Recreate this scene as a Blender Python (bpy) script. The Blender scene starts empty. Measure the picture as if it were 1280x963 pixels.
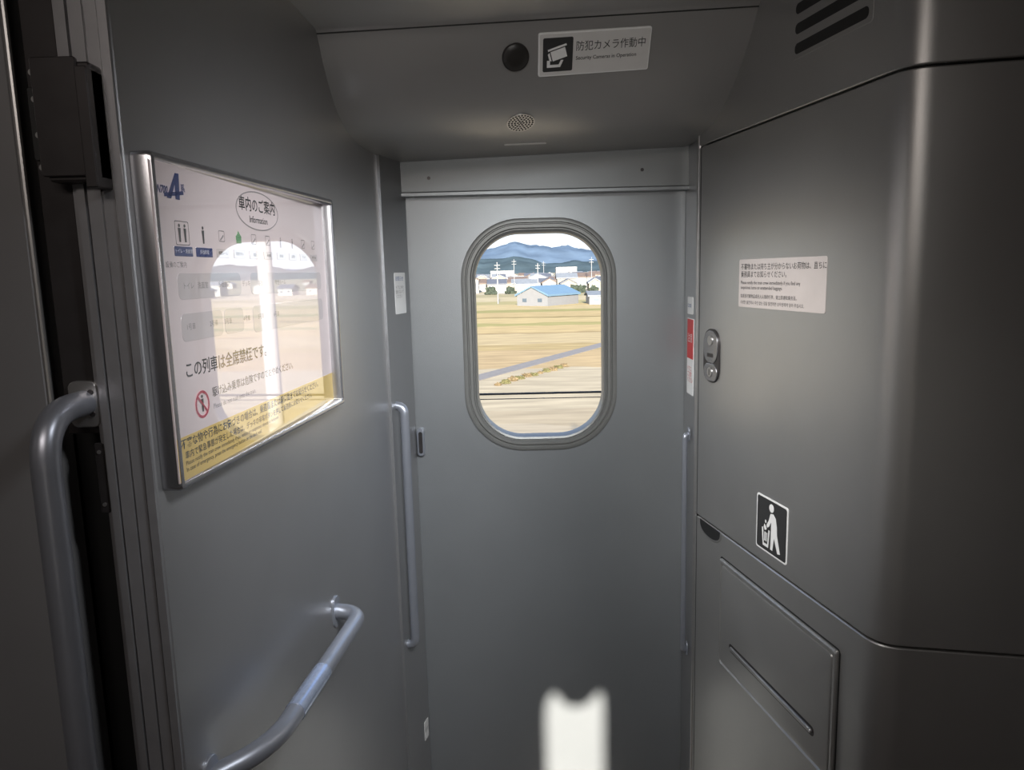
import bpy, math, random
from mathutils import Matrix, Vector
from mathutils.geometry import tessellate_polygon
random.seed(7)
COL=bpy.context.scene.collection
bpy.context.scene.view_settings.view_transform='Standard'
W={}
# ------------------------------------------------------------------ materials
def base_mat(name):
    m=bpy.data.materials.new(name);m.use_nodes=True
    return m,m.node_tree,m.node_tree.nodes['Principled BSDF']
def mat(name,col,rough=.5,metal=0.,var=.06,scale=20,bump=0.,bscale=200,coat=0.,spec=.5,emit=None,cior=1.5,aniso=0.):
    m,nt,b=base_mat(name)
    b.inputs['Roughness'].default_value=rough;b.inputs['Metallic'].default_value=metal
    b.inputs['Coat Weight'].default_value=coat;b.inputs['Coat Roughness'].default_value=.015
    b.inputs['Coat IOR'].default_value=cior
    b.inputs['Specular IOR Level'].default_value=spec
    if aniso:
        b.inputs['Anisotropic'].default_value=aniso
        cx=nt.nodes.new('ShaderNodeCombineXYZ');cx.inputs[2].default_value=1.;cx.inputs[0].default_value=.001
        nt.links.new(cx.outputs[0],b.inputs['Tangent'])
    tc=nt.nodes.new('ShaderNodeTexCoord')
    n=nt.nodes.new('ShaderNodeTexNoise');n.inputs['Scale'].default_value=scale;n.inputs['Detail'].default_value=3
    nt.links.new(tc.outputs['Object'],n.inputs['Vector'])
    r=nt.nodes.new('ShaderNodeValToRGB')
    r.color_ramp.elements[0].position=.3;r.color_ramp.elements[1].position=.7
    r.color_ramp.elements[0].color=[c*(1-var) for c in col]+[1];r.color_ramp.elements[1].color=[min(1,c*(1+var)) for c in col]+[1]
    nt.links.new(n.outputs['Fac'],r.inputs[0]);nt.links.new(r.outputs[0],b.inputs['Base Color'])
    if bump:
        n2=nt.nodes.new('ShaderNodeTexNoise');n2.inputs['Scale'].default_value=bscale;n2.inputs['Detail'].default_value=2
        nt.links.new(tc.outputs['Object'],n2.inputs['Vector'])
        bp=nt.nodes.new('ShaderNodeBump');bp.inputs['Strength'].default_value=bump;bp.inputs['Distance'].default_value=.001
        nt.links.new(n2.outputs['Fac'],bp.inputs['Height']);nt.links.new(bp.outputs[0],b.inputs['Normal'])
    return m
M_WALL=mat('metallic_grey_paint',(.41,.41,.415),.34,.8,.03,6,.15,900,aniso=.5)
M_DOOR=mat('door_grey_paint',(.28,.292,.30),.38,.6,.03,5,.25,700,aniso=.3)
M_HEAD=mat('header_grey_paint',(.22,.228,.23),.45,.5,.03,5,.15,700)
M_CAB=mat('cabinet_grey_paint',(.41,.405,.395),.37,.76,.03,6,.15,900)
M_SOF=mat('soffit_grey_paint',(.34,.335,.325),.40,.5,.03,6,.1,900)
M_PART=mat('partition_dark_paint',(.25,.247,.25),.42,.5,.03,6,.1,900)
M_ALU=mat('brushed_aluminium',(.50,.49,.48),.34,.9,.05,40)
M_POST=mat('door_post_aluminium',(.38,.375,.385),.32,.7,.05,40)
M_CHROME=mat('polished_steel',(.48,.48,.50),.25,.95,.02,30)
M_RAIL=mat('satin_rail',(.38,.40,.45),.36,.72,.03,30)
M_DARKM=mat('dark_bronze_metal',(.055,.050,.050),.38,.6,.1,30)
M_BLACK=mat('black_rubber',(.012,.012,.012),.6,0,.1,30)
M_GASK=mat('grey_gasket',(.21,.21,.20),.42,.35,.04,30)
M_FLOOR=mat('floor_vinyl',(.16,.13,.11),.5,0,.2,60)
M_CEIL=mat('ceiling_panel',(.25,.24,.23),.6,0,.03,5)
M_WHITE=mat('white_print',(.80,.80,.79),.4,0,.01)
M_INK=mat('black_ink',(.03,.03,.03),.5,0,.02)
M_GREYINK=mat('grey_ink',(.30,.29,.29),.5,0,.02)
M_BLUE=mat('blue_ink',(.03,.09,.30),.45,0,.02)
M_RED=mat('red_ink',(.60,.04,.04),.45,0,.02)
PC=dict(coat=1.,cior=6.5)
M_PAPER=mat('poster_paper',(.95,.81,.80),.5,0,.02,10,**PC)
P_WHITE=mat('poster_white',(.97,.94,.94),.4,0,.01,**PC)
P_INK=mat('poster_black',(.02,.02,.02),.5,0,.02,**PC)
P_GREYINK=mat('poster_grey',(.36,.33,.33),.5,0,.02,**PC)
P_LGREY=mat('poster_pale_grey',(.74,.66,.65),.5,0,.02,**PC)
P_BLUE=mat('poster_blue',(.015,.04,.20),.45,0,.02,**PC)
P_RED=mat('poster_red',(.60,.04,.09),.45,0,.02,**PC)
P_GREEN=mat('poster_green',(.18,.42,.2),.5,0,.02,**PC)
P_YEL=mat('poster_yellow',(.88,.62,.18),.5,0,.02,**PC)
M_SIGN=mat('sign_grey',(.66,.65,.63),.35,.1,.02)
M_STICK=mat('silver_sticker',(.55,.50,.485),.35,.3,.03)
# ------------------------------------------------------------------ frames
a=math.radians(6.24);b_=math.radians(10.71)
def frame(o,X,Y):
    X=Vector(X).normalized();Y=Vector(Y);Y=(Y-X*Y.dot(X)).normalized();Z=X.cross(Y)
    m=Matrix.Identity(4)
    for i in range(3):m[i][0]=X[i];m[i][1]=Y[i];m[i][2]=Z[i];m[i][3]=o[i]
    return m
I=Matrix.Identity(4)
LX,RX=-.295,.442
FL=frame((LX,1.75,0),(math.sin(a),math.cos(a),0),(0,0,1))      # s=-u , z , inward
FR=frame((RX,1.75,0),(math.sin(b_),-math.cos(b_),0),(0,0,1))   # s=+u
def FY(y):return frame((0,y,0),(1,0,0),(0,0,1))                # faces the vestibule
# ------------------------------------------------------------------ builder
def make(name,vf,m,F=I,parent=None,label=None,cat=None,kind=None,smooth=35,group=None):
    v,f=vf
    v=[Vector(p) for p in v]
    lo=Vector([min(p[i] for p in v) for i in range(3)]);hi=Vector([max(p[i] for p in v) for i in range(3)])
    c=(lo+hi)/2
    if F is I:c.z=lo.z
    me=bpy.data.meshes.new(name);me.from_pydata([p-c for p in v],[],f);me.validate();me.update()
    me.materials.append(m)
    if smooth:
        for p in me.polygons:p.use_smooth=True
        me.set_sharp_from_angle(angle=math.radians(smooth))
    o=bpy.data.objects.new(name,me);COL.objects.link(o)
    w=F@Matrix.Translation(c);W[o]=w
    if parent:
        o.parent=parent;o.matrix_parent_inverse=Matrix.Identity(4);o.matrix_basis=W[parent].inverted()@w
    else:o.matrix_basis=w
    if label:o['label']=label
    if cat and not parent:o['category']=cat
    if kind:o['kind']=kind
    if group:o['group']=group
    return o
def join(*l):
    V=[];Fc=[]
    for v,f in l:
        n=len(V);V+=[tuple(p) for p in v];Fc+=[[i+n for i in q] for q in f]
    return V,Fc
def rl(cx,cy,hw,hh,r,z,n=8):
    r=max(1e-4,min(r,hw-1e-5,hh-1e-5));o=[]
    for k,(sx,sy) in enumerate(((1,1),(-1,1),(-1,-1),(1,-1))):
        for i in range(n+1):
            t=(k+i/n)*math.pi/2
            o.append((cx+sx*(hw-r)+r*math.cos(t),cy+sy*(hh-r)+r*math.sin(t),z))
    return o
def loops(L,cap0=False,cap1=False,closed=False):
    V=[p for l in L for p in l];n=len(L[0]);F=[]
    m=len(L)
    for j in range(m if closed else m-1):
        a0=j*n;b0=((j+1)%m)*n
        for i in range(n):
            k=(i+1)%n;F.append([a0+i,a0+k,b0+k,b0+i])
    if cap0:F.append(list(range(n))[::-1])
    if cap1:F.append([ (m-1)*n+i for i in range(n)])
    return V,F
def plate(x0,x1,y0,y1,z0,z1,r=.002,bv=.0008,n=5):
    cx,cy,hw,hh=(x0+x1)/2,(y0+y1)/2,(x1-x0)/2,(y1-y0)/2
    bv=min(bv,(z1-z0)*.5)
    return loops([rl(cx,cy,hw,hh,r,z0,n),rl(cx,cy,hw,hh,r,z1-bv,n),rl(cx,cy,hw-bv,hh-bv,max(r-bv,1e-4),z1,n)],True,True)
def box(x0,x1,y0,y1,z0,z1):
    v=[(x,y,z) for x in(x0,x1) for y in(y0,y1) for z in(z0,z1)]
    return v,[[0,1,3,2],[4,6,7,5],[0,4,5,1],[2,3,7,6],[0,2,6,4],[1,5,7,3]]
def prism(pts,z0,z1):
    n=len(pts);v=[(x,y,z0) for x,y in pts]+[(x,y,z1) for x,y in pts]
    f=[[i,(i+1)%n,n+(i+1)%n,n+i] for i in range(n)]
    tr=tessellate_polygon([[Vector((x,y,0)) for x,y in pts]])
    f+=[[n+i for i in t] for t in tr]+[list(t)[::-1] for t in tr]
    return v,f
def disc(cx,cy,r,z0,z1,n=24,ry=None):
    return prism([(cx+r*math.cos(2*math.pi*i/n),cy+(ry or r)*math.sin(2*math.pi*i/n)) for i in range(n)],z0,z1)
def ringd(cx,cy,r,r2,z0,z1,n=36,ry=None,ry2=None):
    c=lambda R,RY,z:[(cx+R*math.cos(2*math.pi*i/n),cy+(RY or R)*math.sin(2*math.pi*i/n),z) for i in range(n)]
    return loops([c(r,ry,z0),c(r,ry,z1),c(r2,ry2,z1),c(r2,ry2,z0)],closed=True)
def fillet(P,rad,n=8):
    P=[Vector(p) for p in P];o=[P[0]]
    for i in range(1,len(P)-1):
        A,B,C=P[i-1],P[i],P[i+1];u=(A-B).normalized();w=(C-B).normalized()
        r=min(rad,(A-B).length*.49 if i>1 else (A-B).length*.9,(C-B).length*.49 if i<len(P)-2 else (C-B).length*.9)
        s,e=B+u*r,B+w*r
        for k in range(n+1):
            t=k/n;o.append((1-t)**2*s+2*t*(1-t)*B+t*t*e)
    o.append(P[-1]);return o
def tube(path,r,seg=18,rs=None):
    P=[Vector(p) for p in path];L=[]
    T=[(P[min(i+1,len(P)-1)]-P[max(i-1,0)]).normalized() for i in range(len(P))]
    N=T[0].orthogonal().normalized()
    for i,p in enumerate(P):
        N=(N-T[i]*N.dot(T[i])).normalized();B=T[i].cross(N);R=rs[i] if rs else r
        L.append([tuple(p+N*R*math.cos(2*math.pi*k/seg)+B*R*math.sin(2*math.pi*k/seg)) for k in range(seg)])
    return loops(L,True,True)
def extr(prof,z0,z1):  # open profile polyline in xy -> sheet
    n=len(prof);v=[(x,y,z0) for x,y in prof]+[(x,y,z1) for x,y in prof]
    return v,[[i,i+1,n+i+1,n+i] for i in range(n-1)]
def text(body,size,x,y,z,m,F,parent,align='LEFT',name='lettering',shear=0,sx=1.,bold=0.,line=1.):
    c=bpy.data.curves.new('t','FONT');c.body=body;c.size=size;c.align_x=align;c.align_y='CENTER';c.shear=shear;c.offset=bold*size
    c.space_line=line
    c.resolution_u=3
    t=bpy.data.objects.new('t',c);COL.objects.link(t)
    bpy.context.view_layer.update()
    dg=bpy.context.evaluated_depsgraph_get();me=bpy.data.meshes.new_from_object(t.evaluated_get(dg))
    v=[(p.co.x*sx+x,p.co.y+y,z) for p in me.vertices];f=[list(q.vertices) for q in me.polygons]
    bpy.data.objects.remove(t);bpy.data.curves.remove(c)
    if not f:return None
    return make(name,(v,f),m,F,parent,smooth=0)
def empty(name,loc,label,cat,group=None):
    o=bpy.data.objects.new(name,None);COL.objects.link(o);o.empty_display_size=.05
    w=Matrix.Translation(loc);W[o]=w;o.matrix_basis=w;o['label']=label;o['category']=cat
    if group:o['group']=group
    return o
S=dict(kind='structure')
# ================================================================== ROOM SHELL
CZ=2.26
YB=-1.35
make('wall_left',plate(-.955,0,0,CZ,-.04,0,.003,.002),M_WALL,FL,**S)
make('trim_1',tube([(.004,0,-.004),(.004,CZ-.3,-.004)],.007,12),M_ALU,FL,**S)
DX0,DX1,DT=-.262,.452,1.846
make('wall_far',join(box(-1.3,DX0-.002,0,CZ,-.05,.0),box(DX1+.002,1.3,0,CZ,-.05,.0),box(DX0-.002,DX1+.002,DT+.004,CZ,-.05,0)),M_WALL,FY(1.905),**S)
def jamb(name,p,q,z1):
    v=Vector((q[0]-p[0],q[1]-p[1],0));F=frame((p[0],p[1],0),v,(0,0,1));L=v.length
    return F,L,make(name,plate(0,L,0,z1,-.012,0,.001,.0005),M_WALL,F,**S)
FJL,JL,jl=jamb('trim_2',(LX+.006,1.745),(-.254,1.895),1.93)
FJR,JR,jr=jamb('trim_3',(.446,1.895),(RX+.004,1.745),1.95)
make('trim_4',tube([(-.006,0,-.004),(-.006,CZ-.3,-.004)],.007,12),M_ALU,FR,**S)
make('floor',box(-1.3,1.3,YB,1.95,-.05,0),M_FLOOR,**S)
make('ceiling',box(-1.3,1.3,YB,1.95,CZ,CZ+.05),M_CEIL,**S)
make('wall_side_left',box(-1.34,-1.3,YB,1.95,0,CZ),M_PART,**S)
make('wall_side_right',box(1.3,1.34,YB,1.95,0,CZ),M_PART,**S)
hole=[(.090,.84),(.078,.86),(.071,.89),(.071,1.36),(.074,1.395),(.082,1.416),(.092,1.430),(.102,1.424),(.114,1.404),(.133,1.390),(.155,1.386),(.178,1.390),(.196,1.401),(.210,1.420),(.221,1.429),(.228,1.418),(.230,1.39),(.230,.89),(.224,.86),(.21,.84)]  # unseen opening added, notched to shape the sun patch on the door
def holed(outer,inner,z0,z1):
    pts=outer+inner;n=len(pts);tr=tessellate_polygon([[Vector((x,y,0)) for x,y in outer],[Vector((x,y,0)) for x,y in inner]])
    v=[(x,y,z0) for x,y in pts]+[(x,y,z1) for x,y in pts]
    f=[list(t) for t in tr]+[[i+n for i in t] for t in tr];k=len(outer)
    f+=[[i,(i+1)%k,n+(i+1)%k,n+i] for i in range(k)];h=len(inner)
    f+=[[k+i,k+(i+1)%h,n+k+(i+1)%h,n+k+i] for i in range(h)]
    return v,f
FB=frame((0,YB,0),(1,0,0),(0,0,1))
make('wall_back',holed([(-1.34,0),(1.34,0),(1.34,CZ),(-1.34,CZ)],hole,0,.02),M_PART,FB,smooth=0,**S)
make('wall_near_left',plate(-1.3,-.509,0,CZ,-.04,0,.002,.001),M_PART,FY(.80),**S)
make('trim_5',tube([(-.507,.0,-.004),(-.507,CZ,-.004)],.0035,10),M_ALU,FY(.80),**S)
make('trim_6',box(-.512,-.44,0,CZ,-.07,-.05),M_BLACK,FY(.80),smooth=0,**S)
make('trim_7',plate(-.492,-.457,1.485,CZ,-.05,-.004,.002,.001),M_DARKM,FY(.80),**S)
prof=[];x=-.455
for w_,h_ in((.006,.0),(.008,.004),(.002,-.004),(.014,.002),(.002,-.006),(.012,.001),(.002,-.004),(.009,.003)):
    prof+=[(x,h_),(x+w_,h_)];x+=w_
pv=[(p,.80-q) for p,q in prof]
pv=[(-.455,.86)]+pv+[(x,.84)]
make('trim_8',extr(pv,0,CZ),M_POST,smooth=20,**S)
sp=make('strike_plate',plate(-.462,-.452,1.395,1.475,-.002,.002,.002),M_DARKM,FY(.80),label='small dark metal strike plate screwed to the door post',cat='door hardware')
for zz in(1.405,1.465):make('screw',disc(-.457,zz,.0022,.002,.003,12),M_ALU,FY(.80),sp)
# ================================================================== SOFFIT
def lwx(y):return LX-(1.75-y)*math.tan(a)
def rwx(y):return RX+(1.75-y)*math.tan(b_)
Lp=[(1.0,2.12),(1.2,2.10),(1.395,2.085),(1.402,2.078),(1.440,2.012),(1.485,1.965),(1.535,1.938),(1.60,1.923),(1.68,1.92),(1.80,1.92),(1.9,1.92)]
Rp=[(1.1,2.19),(1.30,2.17),(1.495,2.148),(1.505,2.14),(1.548,2.075),(1.597,2.020),(1.648,1.982),(1.70,1.957),(1.76,1.946),(1.84,1.942),(1.9,1.94)]
NX=24
def cat(P,t):
    n=len(P)-1;i=min(int(t),n-1);u=t-i
    p0,p1,p2,p3=[Vector(P[max(0,min(n,k))]) for k in(i-1,i,i+1,i+2)]
    if i==2:return p1.lerp(p2,u)
    if i==1:return p1.lerp(p2,u)
    if i==3:p0=2*p1-p2
    return .5*((2*p1)+(p2-p0)*u+(2*p0-5*p1+4*p2-p3)*u*u+(3*p1-p0-3*p2+p3)*u**3)
def sof(fx,t):
    l=cat(Lp,t);r=cat(Rp,t)
    A=Vector((lwx(l[0])-.02,l[0],l[1]));B=Vector((rwx(r[0])+.02,r[0],r[1]))
    return A.lerp(B,fx)
ts=[0,1,2,2.5,3]+[3+k*.2 for k in range(1,36)]
v=[tuple(sof(i/NX,t)) for t in ts for i in range(NX+1)]
f=[[j*(NX+1)+i,j*(NX+1)+i+1,(j+1)*(NX+1)+i+1,(j+1)*(NX+1)+i] for j in range(len(ts)-1) for i in range(NX)]
make('ceiling_soffit',(v,f),M_SOF,smooth=60,**S)
v,f=tube([sof(i/10,3.0)+Vector((0,-.0002,-.0002)) for i in range(11)],.0013,8)
make('trim_9',(v,f),M_BLACK,**S)
def sofF(fx,t):
    p=sof(fx,t);X=sof(fx+.02,t)-sof(fx-.02,t);Y=sof(fx,t-.1)-sof(fx,t+.1)
    return frame(p,X,Y)
F=sofF(.615,3.80)
cs=make('security_camera_sign',plate(-.1095,.1095,-.040,.040,-0.004,.003,.004),M_WHITE,F,label='grey security camera notice with white border and camera pictogram',cat='sign')
make('panel',plate(-.1070,.1070,-.0375,.0375,.003,.0034,.003,.0001),M_SIGN,F,cs)
make('pictogram_background',plate(-.101,-.043,-.031,.031,.0034,.0038,.003,.0001),M_INK,F,cs)
def rot(pts,an,cx,cy):
    c,s=math.cos(an),math.sin(an);return[(cx+x*c-y*s,cy+x*s+y*c) for x,y in pts]
z=.0038
cam1=prism(rot([(-.015,-.010),(.014,-.010),(.014,.008),(-.015,.008)],.28,-.070,.002),z,z+.0004)
cam2=prism(rot([(-.021,-.007),(-.017,-.009),(-.017,.007),(-.021,.005)],.28,-.070,.002),z,z+.0004)
cam5=prism(rot([(-.019,.010),(.018,.010),(.018,.0135),(-.019,.0135)],.28,-.070,.002),z,z+.0004)
cam4=prism([(-.093,-.010),(-.087,-.010),(-.087,-.018),(-.070,-.018),(-.066,-.010),(-.061,-.010),(-.067,-.023),(-.093,-.023)],z,z+.0004)
make('camera_pictogram',join(cam1,cam2,cam4,cam5),M_WHITE,F,cs,smooth=0)
text('防犯カメラ作動中',.0192,-.038,.012,.0036,M_INK,F,cs,bold=.002,sx=.90)
text('Security Cameras in Operation',.0098,-.037,-.009,.0036,M_INK,F,cs,sx=.97,bold=.010)
F=sofF(.437,3.80)
cd=make('security_camera',disc(0,0,.026,-.004,.003,40),M_DARKM,F,label='round black security camera window set into the soffit',cat='camera')
make('lens_window',loops([[(.0235*math.cos(t*math.pi/20)*s,.0235*math.sin(t*math.pi/20)*s,zz) for t in range(40)] for s,zz in((1,.003),(.9,.0045),(.6,.006),(.2,.0066))],False,True),mat('smoked_lens',(.02,.018,.016),.4,0,.02),F,cd)
F=sofF(.452,6.15)
sk=make('speaker_grille',disc(0,0,.029,-.004,.0010,40),M_ALU,F,label='small round perforated metal speaker grille in the soffit',cat='speaker')
hs=[disc(0,0,.0024,.001,.0014,8)]
for k in range(1,5):
    for j in range(6*k):
        t=2*math.pi*j/(6*k);hs.append(disc(.0062*k*math.cos(t),.0062*k*math.sin(t),.0024,.001,.0014,8))
make('perforation',join(*hs),M_BLACK,F,sk,smooth=0)
F=sofF(.468,8.0)
sl=make('indicator_strip',plate(-.048,.048,-.006,.006,-.001,.0015,.005),M_SIGN,F,label='thin pale oblong cover strip under the soffit edge',cat='cover')
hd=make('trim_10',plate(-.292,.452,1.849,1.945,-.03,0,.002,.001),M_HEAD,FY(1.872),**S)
make('trim_11',plate(-.290,.452,1.838,1.8488,-.03,.003,.002,.002),M_DOOR,FY(1.872),**S)
for i,(x,zz) in enumerate(((-.191,1.882),(.332,1.889))):
    o=make('screw',disc(x,zz,.0042,0,.0018,16),M_DARKM,FY(1.872),label='small dark screw head in the door header',cat='screw',group='header screws')
# ================================================================== DOOR
DY=1.90;FD=FY(DY)
wcx,wcz=.0745,1.484
n=12
outer=rl((DX0+DX1)/2,(0.03+DT)/2,(DX1-DX0)/2,(DT-.03)/2,.002,0,n)
door=loops([rl((DX0+DX1)/2,(0.03+DT)/2,(DX1-DX0)/2,(DT-.03)/2,.002,-.035,n),outer,
   rl(wcx,wcz,.185,.288,.135,0,n),rl(wcx,wcz,.185,.288,.135,-.035,n)],closed=True)
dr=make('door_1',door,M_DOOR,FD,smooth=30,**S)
G=[(.197,.298,.150,.000),(.197,.298,.150,.003),(.194,.295,.147,.005),(.187,.288,.140,.005),(.185,.286,.138,.001),(.183,.284,.136,.001),(.181,.282,.134,.006),(.174,.275,.127,.006),(.171,.272,.124,.001),(.169,.270,.122,.001),(.167,.268,.120,.004),(.163,.263,.116,.002),(.1615,.2605,.114,-.012),(.1615,.2605,.114,-.034)]
wn=make('window_1',loops([rl(wcx,wcz,h,k,r,z,16) for h,k,r,z in G]),M_GASK,FD,smooth=40,**S)
lb=make('pull_latch',plate(-.252,-.232,1.178,1.252,0,.012,.009,.003),M_RAIL,FD,dr,label='small oblong recessed metal latch')
make('recess',plate(-.247,-.237,1.186,1.244,.012,.0125,.005,.0002),M_DARKM,FD,lb)
make('trim_12',box(DX0,DX0+.006,.03,DT,0.0,.003),M_BLACK,FD,smooth=0,**S)
js=make('notice_sticker',plate(.055,.125,1.555,1.655,.0,.0008,.003,.0001),M_WHITE,FJL,label='white notice sticker with small blue print on door jamb',cat='sticker')
text('お知らせ',.013,.060,1.640,.0011,M_BLUE,FJL,js)
text('ドアに手を\n触れないで\nください',.0105,.060,1.608,.0011,M_GREYINK,FJL,js)
s2=make('notice_sticker',plate(.115,.145,.385,.44,.0,.0008,.003,.0001),M_SIGN,FJL,label='tiny pale label low on the door jamb',cat='sticker')
text('非常',.012,.118,.413,.0011,M_GREYINK,FJL,s2)
s3=make('notice_sticker',plate(.03,.085,1.535,1.578,.0,.0008,.003,.0001),M_WHITE,FJR,label='small white label above a red notice on jamb',cat='sticker')
text('CLOSE',.012,.034,1.556,.0011,M_BLUE,FJR,s3)
s4=make('notice_sticker',plate(.03,.095,1.335,1.525,.0,.0008,.003,.0001),M_WHITE,FJR,label='tall red and white warning sticker on the door jamb',cat='sticker')
make('red_band',plate(.032,.093,1.425,1.523,.0008,.0011,.002,.0001),M_RED,FJR,s4)
text('注意',.024,.038,1.475,.0014,M_WHITE,FJR,s4)
text('ドアに\nご注意\nください',.014,.036,1.385,.0011,M_RED,FJR,s4)
def vrail(x,y,z0,z1,wallx,r_,m_,lab,rad=.03):
    p=fillet([(wallx,y+.01,z1),(x,y,z1),(x,y,z0),(wallx,y+.01,z0)],rad,8)
    r=make('grab_rail',tube(p,r_,16),m_,label=lab,cat='handrail')
    for zz in(z0,z1):
        make('mounting_plate',plate(-.010,.010,zz-.018,zz+.018,-.001,.003,.009,.001),m_,frame((wallx,y+.01,0),(0,1,0) if wallx<0 else (0,-1,0),(0,0,1)),r)
vrail(-.263,1.77,.715,1.335,-.293,.0108,M_RAIL,'slim vertical satin metal grab rail beside the door',.022)
vrail(.429,1.81,.66,1.235,.441,.0065,M_RAIL,'slim vertical metal grab rail on the narrow jamb',.008)
# ================================================================== POSTER
FP_=FL@Matrix.Translation((-.382,0,.0005))@Matrix.Rotation(math.radians(1.8),4,'Y')@Matrix.Translation((.382,0,0))
T=FP_@Matrix.Translation((-.382,0,0))@Matrix.Diagonal((1.023,1,1,1))@Matrix.Translation((.382,0,0))
pu0,pu1,pz0,pz1=-.945,-.382,1.414,1.787
pc=((pu0+pu1)/2,(pz0+pz1)/2,(pu1-pu0)/2,(pz1-pz0)/2)
fr=loops([rl(*pc[:2],pc[2]+e,pc[3]+e,r,z,6) for e,r,z in((0,.006,.0005),(0,.006,.019),(-.002,.005,.0230),(-.005,.004,.0240),(-.008,.003,.023),(-.010,.002,.020),(-.010,.002,0.0005))])
po=make('framed_poster',fr,M_CHROME,FL,label='framed passenger information poster in a silver frame',cat='poster')
make('poster_sheet',plate(pu0+.012,pu1-.009,pz0+.009,pz1-.009,.002,.004,.001,.0005),M_PAPER,T,po)
P=.0043
make('title_oval',ringd(-.667,1.744,.071,.069,P,P+.0003,48,.027,.0255),P_GREYINK,T,po,smooth=0)
text('車内のご案内',.0205,-.667,1.750,P,P_INK,T,po,'CENTER',bold=.010)
text('Information',.0130,-.667,1.731,P,P_INK,T,po,'CENTER',bold=.01)
text('N700',.0115,-.925,1.748,P,P_BLUE,T,po,shear=.4,bold=.035,sx=.80)
make('logo_mark',join(prism([(-.906,1.740),(-.885,1.769),(-.877,1.769),(-.879,1.740),(-.888,1.740),(-.887,1.757),(-.897,1.740)],P,P+.0003),prism([(-.911,1.745),(-.870,1.7505),(-.870,1.7465),(-.911,1.741)],P,P+.0003)),P_BLUE,T,po,smooth=0)
text('系',.010,-.875,1.753,P,P_BLUE,T,po,bold=.02)
labs=['トイレ・洗面室','多目的室','喫煙ルーム','非常ボタン','電話','荷物棚','車掌室','自販機','デッキ','くずもの']
def person(cx,cy,s):
    return[disc(cx,cy+s*.42,s*.10,P,P+.0003,12),prism([(cx-s*.14,cy+s*.28),(cx+s*.14,cy+s*.28),(cx+s*.1,cy-s*.1),(cx+s*.08,cy-s*.5),(cx-s*.08,cy-s*.5),(cx-s*.1,cy-s*.1)],P,P+.0003)]
for k in range(10):
    u=-.880+.0478*k;small=k>=2
    s=.020 if not small else .015
    mt=P_INK if k<2 else(P_GREEN if k==3 else P_GREYINK)
    if k==0:
        g_=join(*person(u-.006,1.703,s),*person(u+.006,1.703,s));make('pictogram',g_,mt,T,po,smooth=0)
        make('pictogram_box',loops([rl(u,1.703,.015,.0135,.002,P,3),rl(u,1.703,.0143,.0128,.002,P,3)]),P_INK,T,po,smooth=0)
    elif k in(1,6,7):make('pictogram',join(*person(u,1.703,s)),mt,T,po,smooth=0)
    elif k==3:make('pictogram',prism([(u-.007,1.697),(u-.008,1.706),(u-.003,1.709),(u,1.713),(u+.004,1.709),(u+.008,1.706),(u+.007,1.697)],P,P+.0003),mt,T,po,smooth=0)
    else:
        make('pictogram',join(loops([rl(u,1.704,.008,.007,.002,P,3),rl(u,1.704,.007,.006,.0015,P,3)]),prism([(u-.005,1.700),(u+.004,1.706),(u+.005,1.704),(u-.004,1.698)],P,P+.0003)),mt,T,po,smooth=0)
    bw=.020 if not small else .017
    make('caption_bar',plate(u-bw,u+bw,1.677,1.688,P-.0001,P+.0001,.001,.0001),P_BLUE if k<2 else P_LGREY,T,po)
    text(labs[k],.0056 if k<2 else .0048,u,1.6825,P+.0004,P_WHITE if k<2 else P_INK,T,po,'CENTER')
text('設備のご案内',.0075,-.921,1.667,P,P_GREYINK,T,po)
for (x0,x1,y0,y1) in((-.90,-.74,1.628,1.658),(-.90,-.80,1.580,1.612),(-.795,-.74,1.580,1.612),(-.71,-.42,1.628,1.658),(-.71,-.42,1.575,1.612)):
    make('car_diagram',plate(x0,x1,y0,y1,P-.0002,P,.008,.0001),P_LGREY,T,po)
text('トイレ　洗面室　　　多目的室　　　　デッキ　　　客室　　　　　喫煙ルーム',.0085,-.89,1.643,P+.0003,P_GREYINK,T,po)
text('1号車　　　　2号車　　3号車　　　　4号車　　　5号車　　　　6号車',.0085,-.89,1.596,P+.0003,P_GREYINK,T,po)
text('この列車は全席禁煙です。',.0200,-.902,1.546,P,P_INK,T,po,bold=.010)
make('prohibition_ring',join(ringd(-.869,1.503,.0165,.0135,P,P+.0003,32),prism(rot([(-.0145,-.0013),(.0145,-.0013),(.0145,.0013),(-.0145,.0013)],-.78,-.869,1.503),P+.0003,P+.0005)),P_RED,T,po,smooth=0)
make('prohibition_pictogram',join(*person(-.869,1.504,.020)),P_INK,T,po,smooth=0)
text('駆け込み乗車は危険ですのでおやめください。',.0130,-.843,1.512,P,P_INK,T,po)
text('Please do not rush onto the train.',.009,-.843,1.495,P,P_GREYINK,T,po)
make('yellow_band',plate(pu0+.013,pu1-.010,pz0+.010,1.474,P-.0002,P,.0005,.0001),P_YEL,T,po)
text('不審な物や行為にお気づきの場合は、乗務員または駅係員までお知らせください。',.0125,-.925,1.465,P+.0003,P_INK,T,po,bold=.010)
text('車内で緊急事態が発生した場合は、デッキの非常ボタンを押して乗務員にお知らせください。',.0100,-.918,1.4515,P+.0003,P_INK,T,po,bold=.006)
text('Please notify the train crew immediately if you notice any suspicious objects or behavior.\nIn case of emergency, press the emergency button on the deck wall.',.0075,-.918,1.439,P+.0003,P_INK,T,po)
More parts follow.
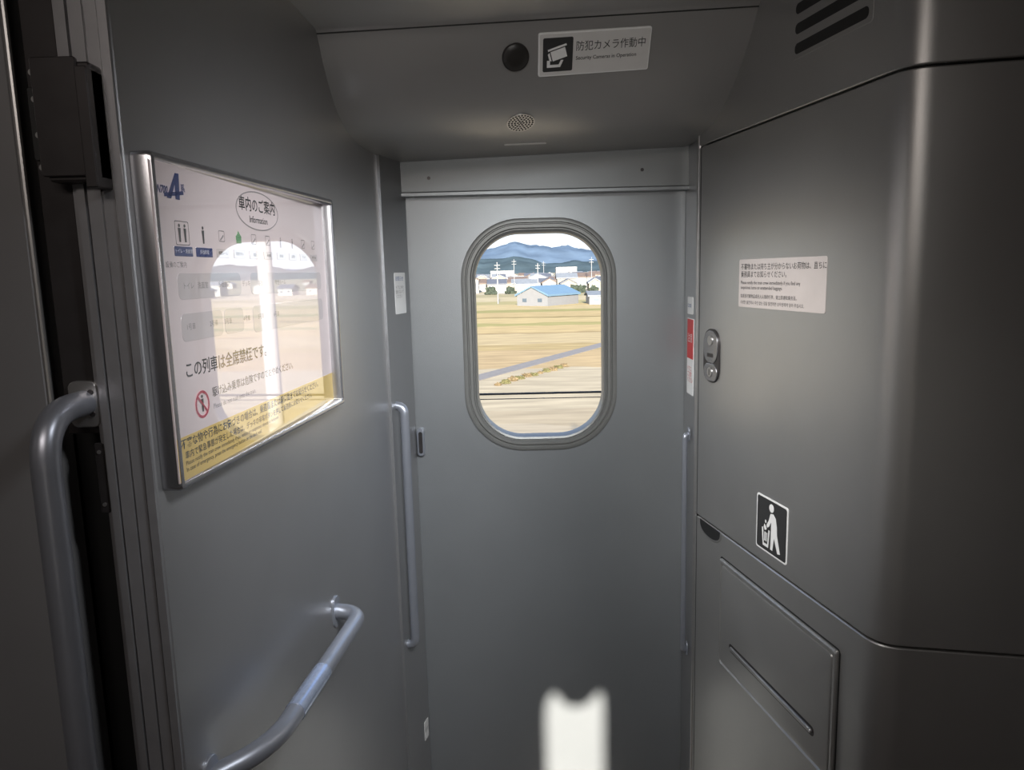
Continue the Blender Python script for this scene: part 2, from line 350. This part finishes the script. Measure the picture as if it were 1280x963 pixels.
# ================================================================== LEFT HANDRAILS
hz=1.028
p=fillet([(-.905,hz,0),(-.835,hz,.052),(-.440,hz,.052),(-.440,hz+.0,.0)],.052,10)
hr=make('handrail',tube(p,.0145,20),M_RAIL,FL,label='short horizontal satin metal handrail with curved returns on wall',cat='handrail')
make('grip_sleeve',tube([(-.760,hz,.052),(-.650,hz,.052)],.0155,20),mat('sleeve_metal',(.50,.57,.72),.22,.7,.08,160),FL,hr,label='shiny silver wrap sleeve')
for s in(-.440,-.905):make('mounting_plate',plate(s-.016,s+.016,hz-.03,hz+.03,0,.004,.014,.001),M_RAIL,FL,hr)
FP=FY(.80)
p=fillet([(-.468,1.520,-.002),(-.468,1.520,.078),(-.468,.75,.078),(-.468,.75,-.002)],.055,10)
hr2=make('handrail',tube(p,.0140,22),M_RAIL,FP,label='tall vertical satin metal handrail bolted beside the doorway',cat='handrail')
for zz in(1.52,.75):
    mp=make('mounting_plate',plate(-.484,-.452,zz-.027,zz+.024,-.004,.002,.008,.001),M_ALU,FP,hr2)
    for q in(-.012,.012):make('screw',disc(-.459,zz+q,.003,.002,.0035,12),M_DARKM,FP,mp)
bk=make('door_closer_housing',plate(-.466,-.412,1.752,1.868,-.03,.022,.004,.002),M_DARKM,FP,label='dark metal door lock housing bolted to the door post',cat='door hardware')
make('cover_flange',plate(-.470,-.424,1.757,1.872,.022,.026,.003,.001),M_DARKM,FP,bk)
make('keeper',plate(-.485,-.466,1.775,1.848,-.01,.010,.003,.001),M_BLACK,FP,bk)
make('keeper_edge',plate(-.424,-.412,1.745,1.862,-.005,.03,.002,.001),M_DARKM,FP,bk)
for zz in(1.768,1.800,1.835,1.861):make('screw',disc(-.476,zz,.0032,.010,.0135,12),M_ALU,FP,bk)
# ================================================================== RIGHT WALL + CABINETS
def rp(u,off=0):
    return (RX+u*math.sin(b_)+off*math.cos(b_),1.75-u*math.cos(b_)+off*math.sin(b_))
A=Vector(rp(.632));D1=Vector((math.sin(b_),-math.cos(b_)));B=Vector((.603,1.083));D2=Vector((.978,-.208))
ctl=A+D1*.040
def wprof(off=0.):
    pr=[Vector(rp(u)) for u in(-.002,.3,.60)]
    for k in range(13):
        t=k/12;pr.append((1-t)**2*A+2*t*(1-t)*ctl+t*t*B)
    pr+=[B+D2*.2,B+D2*.68]
    if off:
        q=[]
        for i,p in enumerate(pr):
            d=(pr[min(i+1,len(pr)-1)]-pr[max(i-1,0)]).normalized();q.append(p+Vector((-d.y,d.x))*off)
        pr=q
    return [tuple(p) for p in pr]
def shell(z0,z1,th=.018,bv=.0018):
    O=wprof(0);In=wprof(th);Ob=wprof(bv)
    n=len(O)
    rows=[(In,z0),(Ob,z0),(O,z0+bv),(O,z1-bv),(Ob,z1),(In,z1)]
    v=[(x,y,z) for r,z in rows for x,y in r]
    f=[[j*n+i,j*n+i+1,((j+1)%6)*n+i+1,((j+1)%6)*n+i] for j in range(6) for i in range(n-1)]
    f+=[[j*n for j in range(6)],[j*n+n-1 for j in range(6)][::-1]]
    return v,f
make('wall_right',shell(1.9225,CZ),M_CAB,smooth=30,**S)
bkp=wprof(.012)
make('trim_13',extr(bkp,0,CZ),M_BLACK,**S)
ec=make('equipment_cabinet',shell(1.0535,1.9185),M_CAB,smooth=30,label='flush grey metallic cabinet door with key locks and rounded corner',cat='cabinet')
wc=make('waste_bin_cabinet',shell(0.0,1.0495),M_CAB,smooth=30,label='grey metallic waste bin cabinet with flap under the equipment door',cat='cabinet')
make('trim_14',box(.008,.0105,0,1.92,-.004,.0004),M_BLACK,FR,smooth=0,**S)
lk=make('lock_escutcheon',plate(.041,.118,1.389,1.511,0,.004,.034,.001,8),M_DARKM,FR,ec)
make('latch_plate',plate(.046,.114,1.434,1.507,.004,.006,.028,.001,8),M_CHROME,FR,lk)
make('lock_button',disc(.080,1.485,.011,.006,.008,24),M_ALU,FR,lk)
make('lock_slot',plate(.065,.095,1.447,1.456,.006,.0065,.003,.0002),M_DARKM,FR,lk)
make('keyhole_plate',plate(.047,.113,1.393,1.432,.004,.006,.019,.001,8),M_CHROME,FR,lk)
make('key_cylinder',disc(.080,1.413,.011,.006,.008,24),M_ALU,FR,lk)
make('keyhole',box(.0785,.0815,1.406,1.420,.008,.0084),M_BLACK,FR,lk,smooth=0)
ns=make('luggage_notice',plate(.198,.500,1.566,1.663,0.0,.0008,.004,.0001),M_STICK,FR,label='silver sticker asking to report unattended baggage in four languages',cat='sticker')
Q=.0011
text('不審物または持ち主が分からないお荷物は、直ちに\n乗務員までお知らせください。',.0138,.206,1.6395,Q,M_INK,FR,ns,sx=.93,line=1.1)
text('Please notify the train crew immediately if you find any\nsuspicious items or unattended baggage.',.0098,.206,1.611,Q,M_INK,FR,ns,line=1.0)
text('如发现可疑物品或无人认领的行李，请立即通知乘务员。',.0085,.206,1.5885,Q,M_INK,FR,ns)
text('수상한 물건이나 주인 없는 짐을 발견하면 승무원에게 알려 주십시오.',.0082,.206,1.5755,Q,M_INK,FR,ns)
lp=make('litter_sign',plate(.293,.408,1.079,1.193,0,.001,.006,.0001),M_WHITE,FR,label='black and white pictogram of person throwing litter in bin',cat='sign')
make('panel',plate(.2965,.4045,1.0825,1.1895,.001,.0014,.005,.0001),M_INK,FR,lp)
def q(x,y):return(.293+x*.115,1.079+y*.114)
fig=join(disc(*q(.50,.845),.0085,.0014,.0018,20),
 prism([q(.47,.74),q(.56,.76),q(.64,.70),q(.68,.56),q(.69,.42),q(.80,.12),q(.72,.10),q(.60,.34),q(.56,.10),q(.49,.10),q(.50,.42),q(.50,.60),q(.44,.50),q(.38,.46),q(.35,.50),q(.42,.60)],.0014,.0018),
 prism([q(.20,.42),q(.24,.43),q(.27,.15),q(.39,.15),q(.42,.43),q(.46,.42),q(.42,.10),q(.24,.10)],.0014,.0018),
 prism([q(.28,.50),q(.33,.47),q(.36,.42),q(.30,.39),q(.26,.44)],.0014,.0018),prism([q(.30,.58),q(.34,.58),q(.34,.53),q(.30,.53)],.0014,.0018),
 prism([q(.29,.36),q(.33,.36),q(.33,.20),q(.29,.20)],.0014,.0018),prism([q(.36,.36),q(.38,.36),q(.37,.20),q(.35,.20)],.0014,.0018))
make('litter_figure',fig,M_WHITE,FR,lp,smooth=0)
def halfoval(x0,x1,y,h,n=16):
    cx=(x0+x1)/2;r=(x1-x0)/2
    return[(cx-r*math.cos(math.pi*i/n),y-h*math.sin(math.pi*i/n)**.6) for i in range(n+1)]
make('finger_pull',join(prism(halfoval(.026,.138,1.0495,.034),.0002,.0012)),M_ALU,FR,wc)
make('finger_recess',join(prism(halfoval(.030,.134,1.0495,.030),.0012,.0016)),M_BLACK,FR,wc)
fu0,fu1,fz0,fz1=.141,.577,.735,.993
fc=((fu0+fu1)/2,(fz0+fz1)/2,(fu1-fu0)/2,(fz1-fz0)/2)
fl=make('flap',loops([rl(*fc[:2],fc[2]+e,fc[3]+e,.006,z,5) for e,z in((0,0),(0,.004),(-.003,.0065),(-.008,.0065),(-.011,.003),(-.013,.003),(-.014,.0058),(-.018,.0066))],cap1=True),M_CAB,FR,wc,smooth=25)
make('flap_gap',loops([rl(*fc[:2],fc[2]+.0035,fc[3]+.0035,.008,.0004,5),rl(*fc[:2],fc[2],fc[3],.006,.0006,5)]),M_BLACK,FR,wc)
make('handle_recess',plate(.198,.523,.796,.815,.0066,.0069,.008,.0002),M_DARKM,FR,fl)
make('handle',plate(.204,.518,.800,.810,.0069,.0105,.005,.002),M_ALU,FR,fl)
vt=make('air_vent',plate(.372,.590,2.006,2.150,0,.0006,.006,.0001),M_CAB,FR,label='air vent with four dark horizontal slots',cat='vent')
for k in range(4):make('slot',plate(.382,.580,2.014+.033*k,2.032+.033*k,.0006,.0012,.008,.0002),M_BLACK,FR,vt)
# ================================================================== OUTDOORS
GZ=-6.35
def fieldmat():
    m,nt,b=base_mat('winter_rice_fields');b.inputs['Roughness'].default_value=.95;b.inputs['Specular IOR Level'].default_value=.1
    tc=nt.nodes.new('ShaderNodeTexCoord');mp=nt.nodes.new('ShaderNodeMapping');mp.inputs['Rotation'].default_value=(0,0,math.radians(3))
    nt.links.new(tc.outputs['Object'],mp.inputs[0])
    sx=nt.nodes.new('ShaderNodeSeparateXYZ');nt.links.new(mp.outputs[0],sx.inputs[0])
    wv=nt.nodes.new('ShaderNodeTexNoise');wv.inputs['Scale'].default_value=.15;nt.links.new(tc.outputs['Object'],wv.inputs['Vector'])
    wm=nt.nodes.new('ShaderNodeMath');wm.operation='MULTIPLY_ADD';wm.inputs[1].default_value=5.;nt.links.new(wv.outputs['Fac'],wm.inputs[0]);nt.links.new(sx.outputs['Y'],wm.inputs[2])
    dv=nt.nodes.new('ShaderNodeMath');dv.operation='DIVIDE';dv.inputs[1].default_value=400.
    nt.links.new(wm.outputs[0],dv.inputs[0])
    r=nt.nodes.new('ShaderNodeValToRGB');nt.links.new(dv.outputs[0],r.inputs[0]);cr=r.color_ramp;cr.interpolation='CONSTANT'
    bands=[(0,(.42,.34,.23)),(40,(.39,.31,.20)),(44,(.43,.35,.23)),(63,(.42,.30,.155)),(78,(.39,.285,.13)),(84,(.45,.34,.18)),(97,(.32,.23,.11)),(99,(.46,.335,.16)),(112,(.33,.28,.11)),(118,(.47,.35,.165)),(130,(.28,.21,.09)),(133,(.44,.32,.15)),(150,(.30,.26,.10)),(158,(.46,.35,.175)),(185,(.36,.30,.14)),(205,(.46,.37,.22)),(240,(.35,.29,.16)),(270,(.43,.36,.24)),(330,(.32,.28,.19))]
    while len(cr.elements)<len(bands):cr.elements.new(.5)
    for e,(y,c) in zip(cr.elements,bands):e.position=y/400;e.color=(*c,1)
    n1=nt.nodes.new('ShaderNodeTexNoise');n1.inputs['Scale'].default_value=.6;n1.inputs['Detail'].default_value=8
    ms=nt.nodes.new('ShaderNodeMapping');ms.inputs['Scale'].default_value=(.35,1.6,1)
    nt.links.new(tc.outputs['Object'],ms.inputs[0]);nt.links.new(ms.outputs[0],n1.inputs['Vector'])
    mr=nt.nodes.new('ShaderNodeMapRange');mr.inputs[3].default_value=.5;mr.inputs[4].default_value=1.45
    nt.links.new(n1.outputs['Fac'],mr.inputs[0])
    mx=nt.nodes.new('ShaderNodeMixRGB');mx.blend_type='MULTIPLY';mx.inputs[0].default_value=1
    nt.links.new(r.outputs[0],mx.inputs[1]);nt.links.new(mr.outputs[0],mx.inputs[2]);nt.links.new(mx.outputs[0],b.inputs['Base Color'])
    return m
me=bpy.data.meshes.new('ground');me.from_pydata([(-6000,-500,0),(9000,-500,0),(9000,9000,0),(-6000,9000,0)],[],[[0,1,2,3]]);me.materials.append(fieldmat())
gr=bpy.data.objects.new('ground',me);COL.objects.link(gr);gr.location=(0,0,GZ);gr['kind']='structure'
def strip(name,p,q,w0,w1,m,lab,cat_,h=.05):
    d=Vector((q[0]-p[0],q[1]-p[1],0)).normalized();nn=Vector((-d.y,d.x,0))
    P0,P1=Vector((*p,0)),Vector((*q,0));N=14
    top=[];bot=[]
    for i in range(N+1):
        c=P0.lerp(P1,i/N);w=(w0+(w1-w0)*i/N)/2
        top.append(c+nn*w);bot.append(c-nn*w)
    v=[(x.x,x.y,GZ+z) for z in(0,h) for x in top+bot[::-1]];n=2*(N+1)
    f=[[i,(i+1)%n,n+(i+1)%n,n+i] for i in range(n)]+[[n+i,n+i+1,2*n-2-i,2*n-1-i] for i in range(N)]
    return make(name,(v,f),m,label=lab,cat=cat_,smooth=0)
M_ROAD=mat('asphalt',(.21,.185,.16),.8,0,.1,2)
strip('farm_road',(-27.75,9.5),(48.15,150.5),1.7,1.7,M_ROAD,'narrow grey asphalt farm road crossing the fields','road')
def bush(x,y,s,m,lab,kind='bush',sz=1.):
    import bmesh
    bm=bmesh.new();bmesh.ops.create_icosphere(bm,subdivisions=3,radius=1)
    for v_ in bm.verts:
        k=1+.28*math.sin(v_.co.x*7+x)*math.cos(v_.co.y*6+y)+.2*math.sin(v_.co.z*9+x*y)+random.uniform(-.1,.1)
        v_.co=Vector((v_.co.x*k*s,v_.co.y*k*s*.8,max(-.2,v_.co.z*k)*s*sz*.7+.1*s))
    vv=[(p.co.x+x,p.co.y+y,p.co.z+GZ) for p in bm.verts];ff=[[q.index for q in fc_.verts] for fc_ in bm.faces];bm.free()
    return make(kind,(vv,ff),m,label=lab,cat=kind,smooth=0,group='roadside bushes' if kind=='bush' else 'town trees')
M_BUSH=[mat('dry_bush',(.15,.11,.06),.95,0,.4,3,spec=.1),mat('green_bush',(.11,.10,.045),.95,0,.4,3,spec=.1),mat('dark_tree',(.045,.055,.04),.95,0,.4,1,spec=.1)]
for i in range(11):
    t=i/10;x=-2.2+5.4*t;y=52.4+9.4*t+random.uniform(-.3,.3)
    bush(x+1.2,y,random.uniform(.22,.40),M_BUSH[i%2],'dry brown roadside bush' if i%2==0 else 'low olive roadside bush')
def gable(x0,x1,y0,y1,h,rh,wm,rm,name,lab,along='x',ov=.4,windows=True,group=None):
    e=empty(name,((x0+x1)/2,(y0+y1)/2,GZ),lab,'building',group)
    if along=='x':
        ym=(y0+y1)/2
        v=[(x,y,GZ+z) for x in(x0,x1) for y,z in((y0,0),(y1,0),(y1,h),(ym,h+rh),(y0,h))]
        rv=[(x,y,GZ+z) for x in(x0-ov,x1+ov) for y,z in((y0-ov,h-ov*rh/((y1-y0)/2)),(ym,h+rh+.05),(y1+ov,h-ov*rh/((y1-y0)/2)),(y1+ov,h+.25),(ym,h+rh+.35),(y0-ov,h+.25))]
    else:
        xm=(x0+x1)/2
        v=[(x,y,GZ+z) for y in(y0,y1) for x,z in((x0,0),(x1,0),(x1,h),(xm,h+rh),(x0,h))]
        rv=[(x,y,GZ+z) for y in(y0-ov,y1+ov) for x,z in((x0-ov,h-ov*rh/((x1-x0)/2)),(xm,h+rh+.05),(x1+ov,h-ov*rh/((x1-x0)/2)),(x1+ov,h+.25),(xm,h+rh+.35),(x0-ov,h+.25))]
    f=[[0,1,2,3,4][::-1],[5,6,7,8,9]]+[[i,(i+1)%5,5+(i+1)%5,5+i] for i in range(5)]
    make('body',(v,f),wm,parent=e,smooth=0)
    f=[[0,1,4,5],[1,2,3,4],[6,7,10,11],[7,8,9,10]]+[[i,(i+1)%6,6+(i+1)%6,6+i] for i in range(6)]
    make('roof',(rv,f),rm,parent=e,smooth=0)
    if windows:
        n=max(2,int((x1-x0)/3.2));
        for i in range(n):
            cx=x0+(x1-x0)*(i+.5)/n
            make('window_pane',box(cx-.6,cx+.6,y0-.06,y0-.01,GZ+h*.38,GZ+h*.72),M_WIN,parent=e,smooth=0)
    return e
M_WIN=mat('house_window',(.07,.09,.11),.4,0,.1,1)
M_HW=[mat('house_white',(.30,.29,.27),.8,0,.03,1),mat('house_cream',(.24,.21,.165),.8,0,.03,1),mat('house_grey',(.17,.17,.172),.8,0,.03,1)]
M_HR=[mat('roof_slate',(.08,.085,.10),.6,0,.1,1),mat('roof_brown',(.12,.085,.065),.7,0,.1,1),mat('roof_grey',(.16,.17,.18),.6,0,.1,1)]
M_BR=mat('blue_roof',(.11,.18,.245),.5,0,.05,1)
occ=[]
def free(x0,x1,y0,y1,m=1.5):
    for a0,a1,b0,b1 in occ:
        if x0-m<a1 and x1+m>a0 and y0-m<b1 and y1+m>b0:return False
    occ.append((x0,x1,y0,y1));return True
free(2.0,16.8,168,188);free(17.9,24,174,182)
wh=gable(4.8,13.6,172,185,2.4,1.9,M_HW[2],M_BR,'warehouse','grey warehouse with a pale blue gabled roof','y')
wh.matrix_basis=wh.matrix_basis@Matrix.Rotation(math.radians(-38),4,'Z')
gable(18.6,25,174,182,1.9,.8,M_HW[0],M_HR[2],'warehouse','low white shed beside the blue roofed warehouse','x')
M_CONC=mat('concrete_pole',(.26,.255,.25),.8,0,.05,2)
def pole(x,y,h,r,lab,arms=True):
    p_=make('utility_pole',tube([(x,y,GZ),(x,y,GZ+h)],r,12,[r,r*.7]),M_CONC,label=lab,cat='utility pole',group='utility poles')
    if arms:
        for k in(.92,.84):make('crossarm',box(x-h*.07,x+h*.07,y-.08,y+.08,GZ+h*k,GZ+h*k+.15),M_CONC,parent=p_,smooth=0)
for x,y in((-3,190),(9,235),(27,215),(2,300),(33,300),(18,390)):
    free(x-1.2,x+1.2,y-1,y+1);pole(x,y,10.5 if y<250 else 13,.16,'slim concrete utility pole standing in the fields')
M_APT=mat('apartment_wall',(.26,.25,.235),.8,0,.03,1)
for x,y,w,h in((-14,560,18,9),(40,640,18,11)):
    free(x,x+w,y,y+10)
    e=empty('apartment_block',(x+w/2,y+5,GZ),'pale flat roofed apartment block beyond the fields','building')
    make('body',box(x,x+w,y,y+10,GZ,GZ+h),M_APT,parent=e,smooth=0)
    make('window_band',join(*[box(x+1,x+w-1,y-.1,y-.02,GZ+1.2+k*3.1,GZ+2.6+k*3.1) for k in range(int(h//3.1))]),M_WIN,parent=e,smooth=0)
cnt=0
for i in range(1500):
    if cnt>=130:break
    y=random.choice([290,320,350,385,420,470,520,580,660])+random.uniform(-6,6)
    fx=random.uniform(-.06,.14) if cnt<118 else random.uniform(.42,.70)
    x=fx*y;w=random.uniform(4.5,8);k=random.choice([0,0,1,2]);r=random.randrange(3);hh=random.choice([3,3.4,5.0])
    if not free(x,x+w,y,y+7,.8):continue
    cnt+=1
    wl=['white','cream','grey'][k];rf=['dark slate','brown','pale grey'][r]
    gable(x,x+w,y,y+7,hh,1.6,M_HW[k],M_HR[r],'house','distant %s house with a %s roof'%(wl,rf),random.choice('xy'),group='town houses',windows=y<330)
cnt=0
for i in range(500):
    if cnt>=44:break
    y=random.uniform(260,620);x=random.uniform(-.06,.14)*y;s=random.uniform(1.6,3.2)
    if not free(x-s*1.4,x+s*1.4,y-s*1.4,y+s*1.4,.3):continue
    cnt+=1
    bush(x,y,s,M_BUSH[2],'dark green tree among the town houses','tree',1.4)
pole(3.2,8.1,8.6,.12,'pale grey concrete pole close to the track',False)
pole(4.55,9.0,8.4,.06,'thin steel pole close to the track',False)
for dz,rr in((0,.0075),(-.035,.003)):
    make('trackside_cable',tube([(-8,5.0,.83+dz+.04),(0,5.0,.825+dz),(8,5.0,.79+dz)],rr,8),M_BLACK,label='thin dark cable strung along the viaduct edge',cat='cable',group='trackside cables')
def ridge(name,y0,dep,x0,x1,hf,m,lab):
    NXr,NY=320,12;v=[];f=[]
    for j in range(NY+1):
        for i in range(NXr+1):
            x=x0+(x1-x0)*i/NXr;t=j/NY
            h=hf(x)*math.sin(t*math.pi*.5)**1.1*(1+.22*math.sin(x*.014+j*.9)*math.cos(x*.007-j*.7)*(1-t)+.03*random.uniform(-1,1)*(j<NY))
            v.append((x,y0+dep*t,GZ+max(0,h)))
    for j in range(NY):
        for i in range(NXr):
            q_=j*(NXr+1)+i;f.append([q_,q_+1,q_+NXr+2,q_+NXr+1])
    make(name,(v,f),m,label=lab,cat='mountain',smooth=60)
M_MT=mat('hazy_blue_mountain',(.10,.138,.185),.95,0,.18,.006,spec=0)  # distance haze is mixed into this blue base colour
M_MT2=mat('hazy_foothill',(.065,.09,.10),.95,0,.25,.01,spec=0)  # haze tint in the colour, darker than the range behind
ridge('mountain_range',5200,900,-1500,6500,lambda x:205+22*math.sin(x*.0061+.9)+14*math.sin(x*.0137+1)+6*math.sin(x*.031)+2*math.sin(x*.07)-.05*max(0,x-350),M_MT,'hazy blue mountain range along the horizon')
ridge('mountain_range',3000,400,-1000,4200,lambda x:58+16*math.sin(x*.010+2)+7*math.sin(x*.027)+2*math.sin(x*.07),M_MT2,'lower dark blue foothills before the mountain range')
# ================================================================== LIGHT
w=bpy.data.worlds.new('world');bpy.context.scene.world=w;w.use_nodes=True;nt=w.node_tree;bg=nt.nodes['Background']
tc=nt.nodes.new('ShaderNodeTexCoord');sx=nt.nodes.new('ShaderNodeSeparateXYZ');r=nt.nodes.new('ShaderNodeValToRGB')
nt.links.new(tc.outputs['Generated'],sx.inputs[0]);nt.links.new(sx.outputs['Z'],r.inputs[0]);nt.links.new(r.outputs[0],bg.inputs[0])
r.color_ramp.elements[0].position=0;r.color_ramp.elements[0].color=(.90,.95,1,1);r.color_ramp.elements[1].position=.6;r.color_ramp.elements[1].color=(.26,.44,.85,1)
e=r.color_ramp.elements.new(.08);e.color=(.76,.88,1,1)
bg.inputs[1].default_value=1.4
def lamp(name,typ,loc,direction,energy,col,**k):
    l=bpy.data.lights.new(name,typ);l.energy=energy;l.color=col
    for q_,v_ in k.items():setattr(l,q_,v_)
    o=bpy.data.objects.new(name,l);COL.objects.link(o);o.location=loc;o.rotation_euler=Vector(direction).to_track_quat('-Z','Y').to_euler();return o
el=math.radians(16)
lamp('sun','SUN',(0,-5,5),(0,math.cos(el),-math.sin(el)),17,(1,.95,.86),angle=math.radians(.9))
def spot(p,t,e_,c,s,r_=.12):lamp('fill_spot','SPOT',p,Vector(t)-Vector(p),e_,c,spot_size=math.radians(s),spot_blend=1.,shadow_soft_size=r_)  # added fill spots, unseen, each aimed to brighten one surface
spot((.08,.62,2.10),(.05,1.9,1.05),50,(.92,.97,1),66)
spot((.38,.50,2.12),(-.34,1.34,1.30),92,(.94,.96,1),58)
spot((-.28,.85,2.10),(.50,1.45,1.36),66,(1,.97,.93),46)
spot((.0,-1.1,1.75),(.08,1.6,1.92),30,(1,.97,.93),32,.08)  # added from behind at head height to lift the soffit
lamp('ambient_fill','AREA',(-.35,-.45,2.2),(.1,.5,-1),5.5,(1,.90,.84),shape='RECTANGLE',size=.7,size_y=.3)  # added warm ambient fill behind the camera
# ================================================================== CAMERA
cd_=bpy.data.cameras.new('camera');co=bpy.data.objects.new('camera',cd_);COL.objects.link(co);bpy.context.scene.camera=co
cd_.sensor_width=36;cd_.lens=36*926/1280;cd_.clip_end=20000;cd_.clip_start=.02
pi_=math.radians(8.69);ro=math.radians(1.47)
R0=Vector((1,0,0));U0=Vector((0,math.sin(pi_),math.cos(pi_)));Fw=Vector((0,math.cos(pi_),-math.sin(pi_)))
R=R0*math.cos(ro)-U0*math.sin(ro);U=R0*math.sin(ro)+U0*math.cos(ro)
mw=Matrix.Identity(4)
for i in range(3):mw[i][0]=R[i];mw[i][1]=U[i];mw[i][2]=-Fw[i]
mw[2][3]=1.65
co.matrix_world=mw
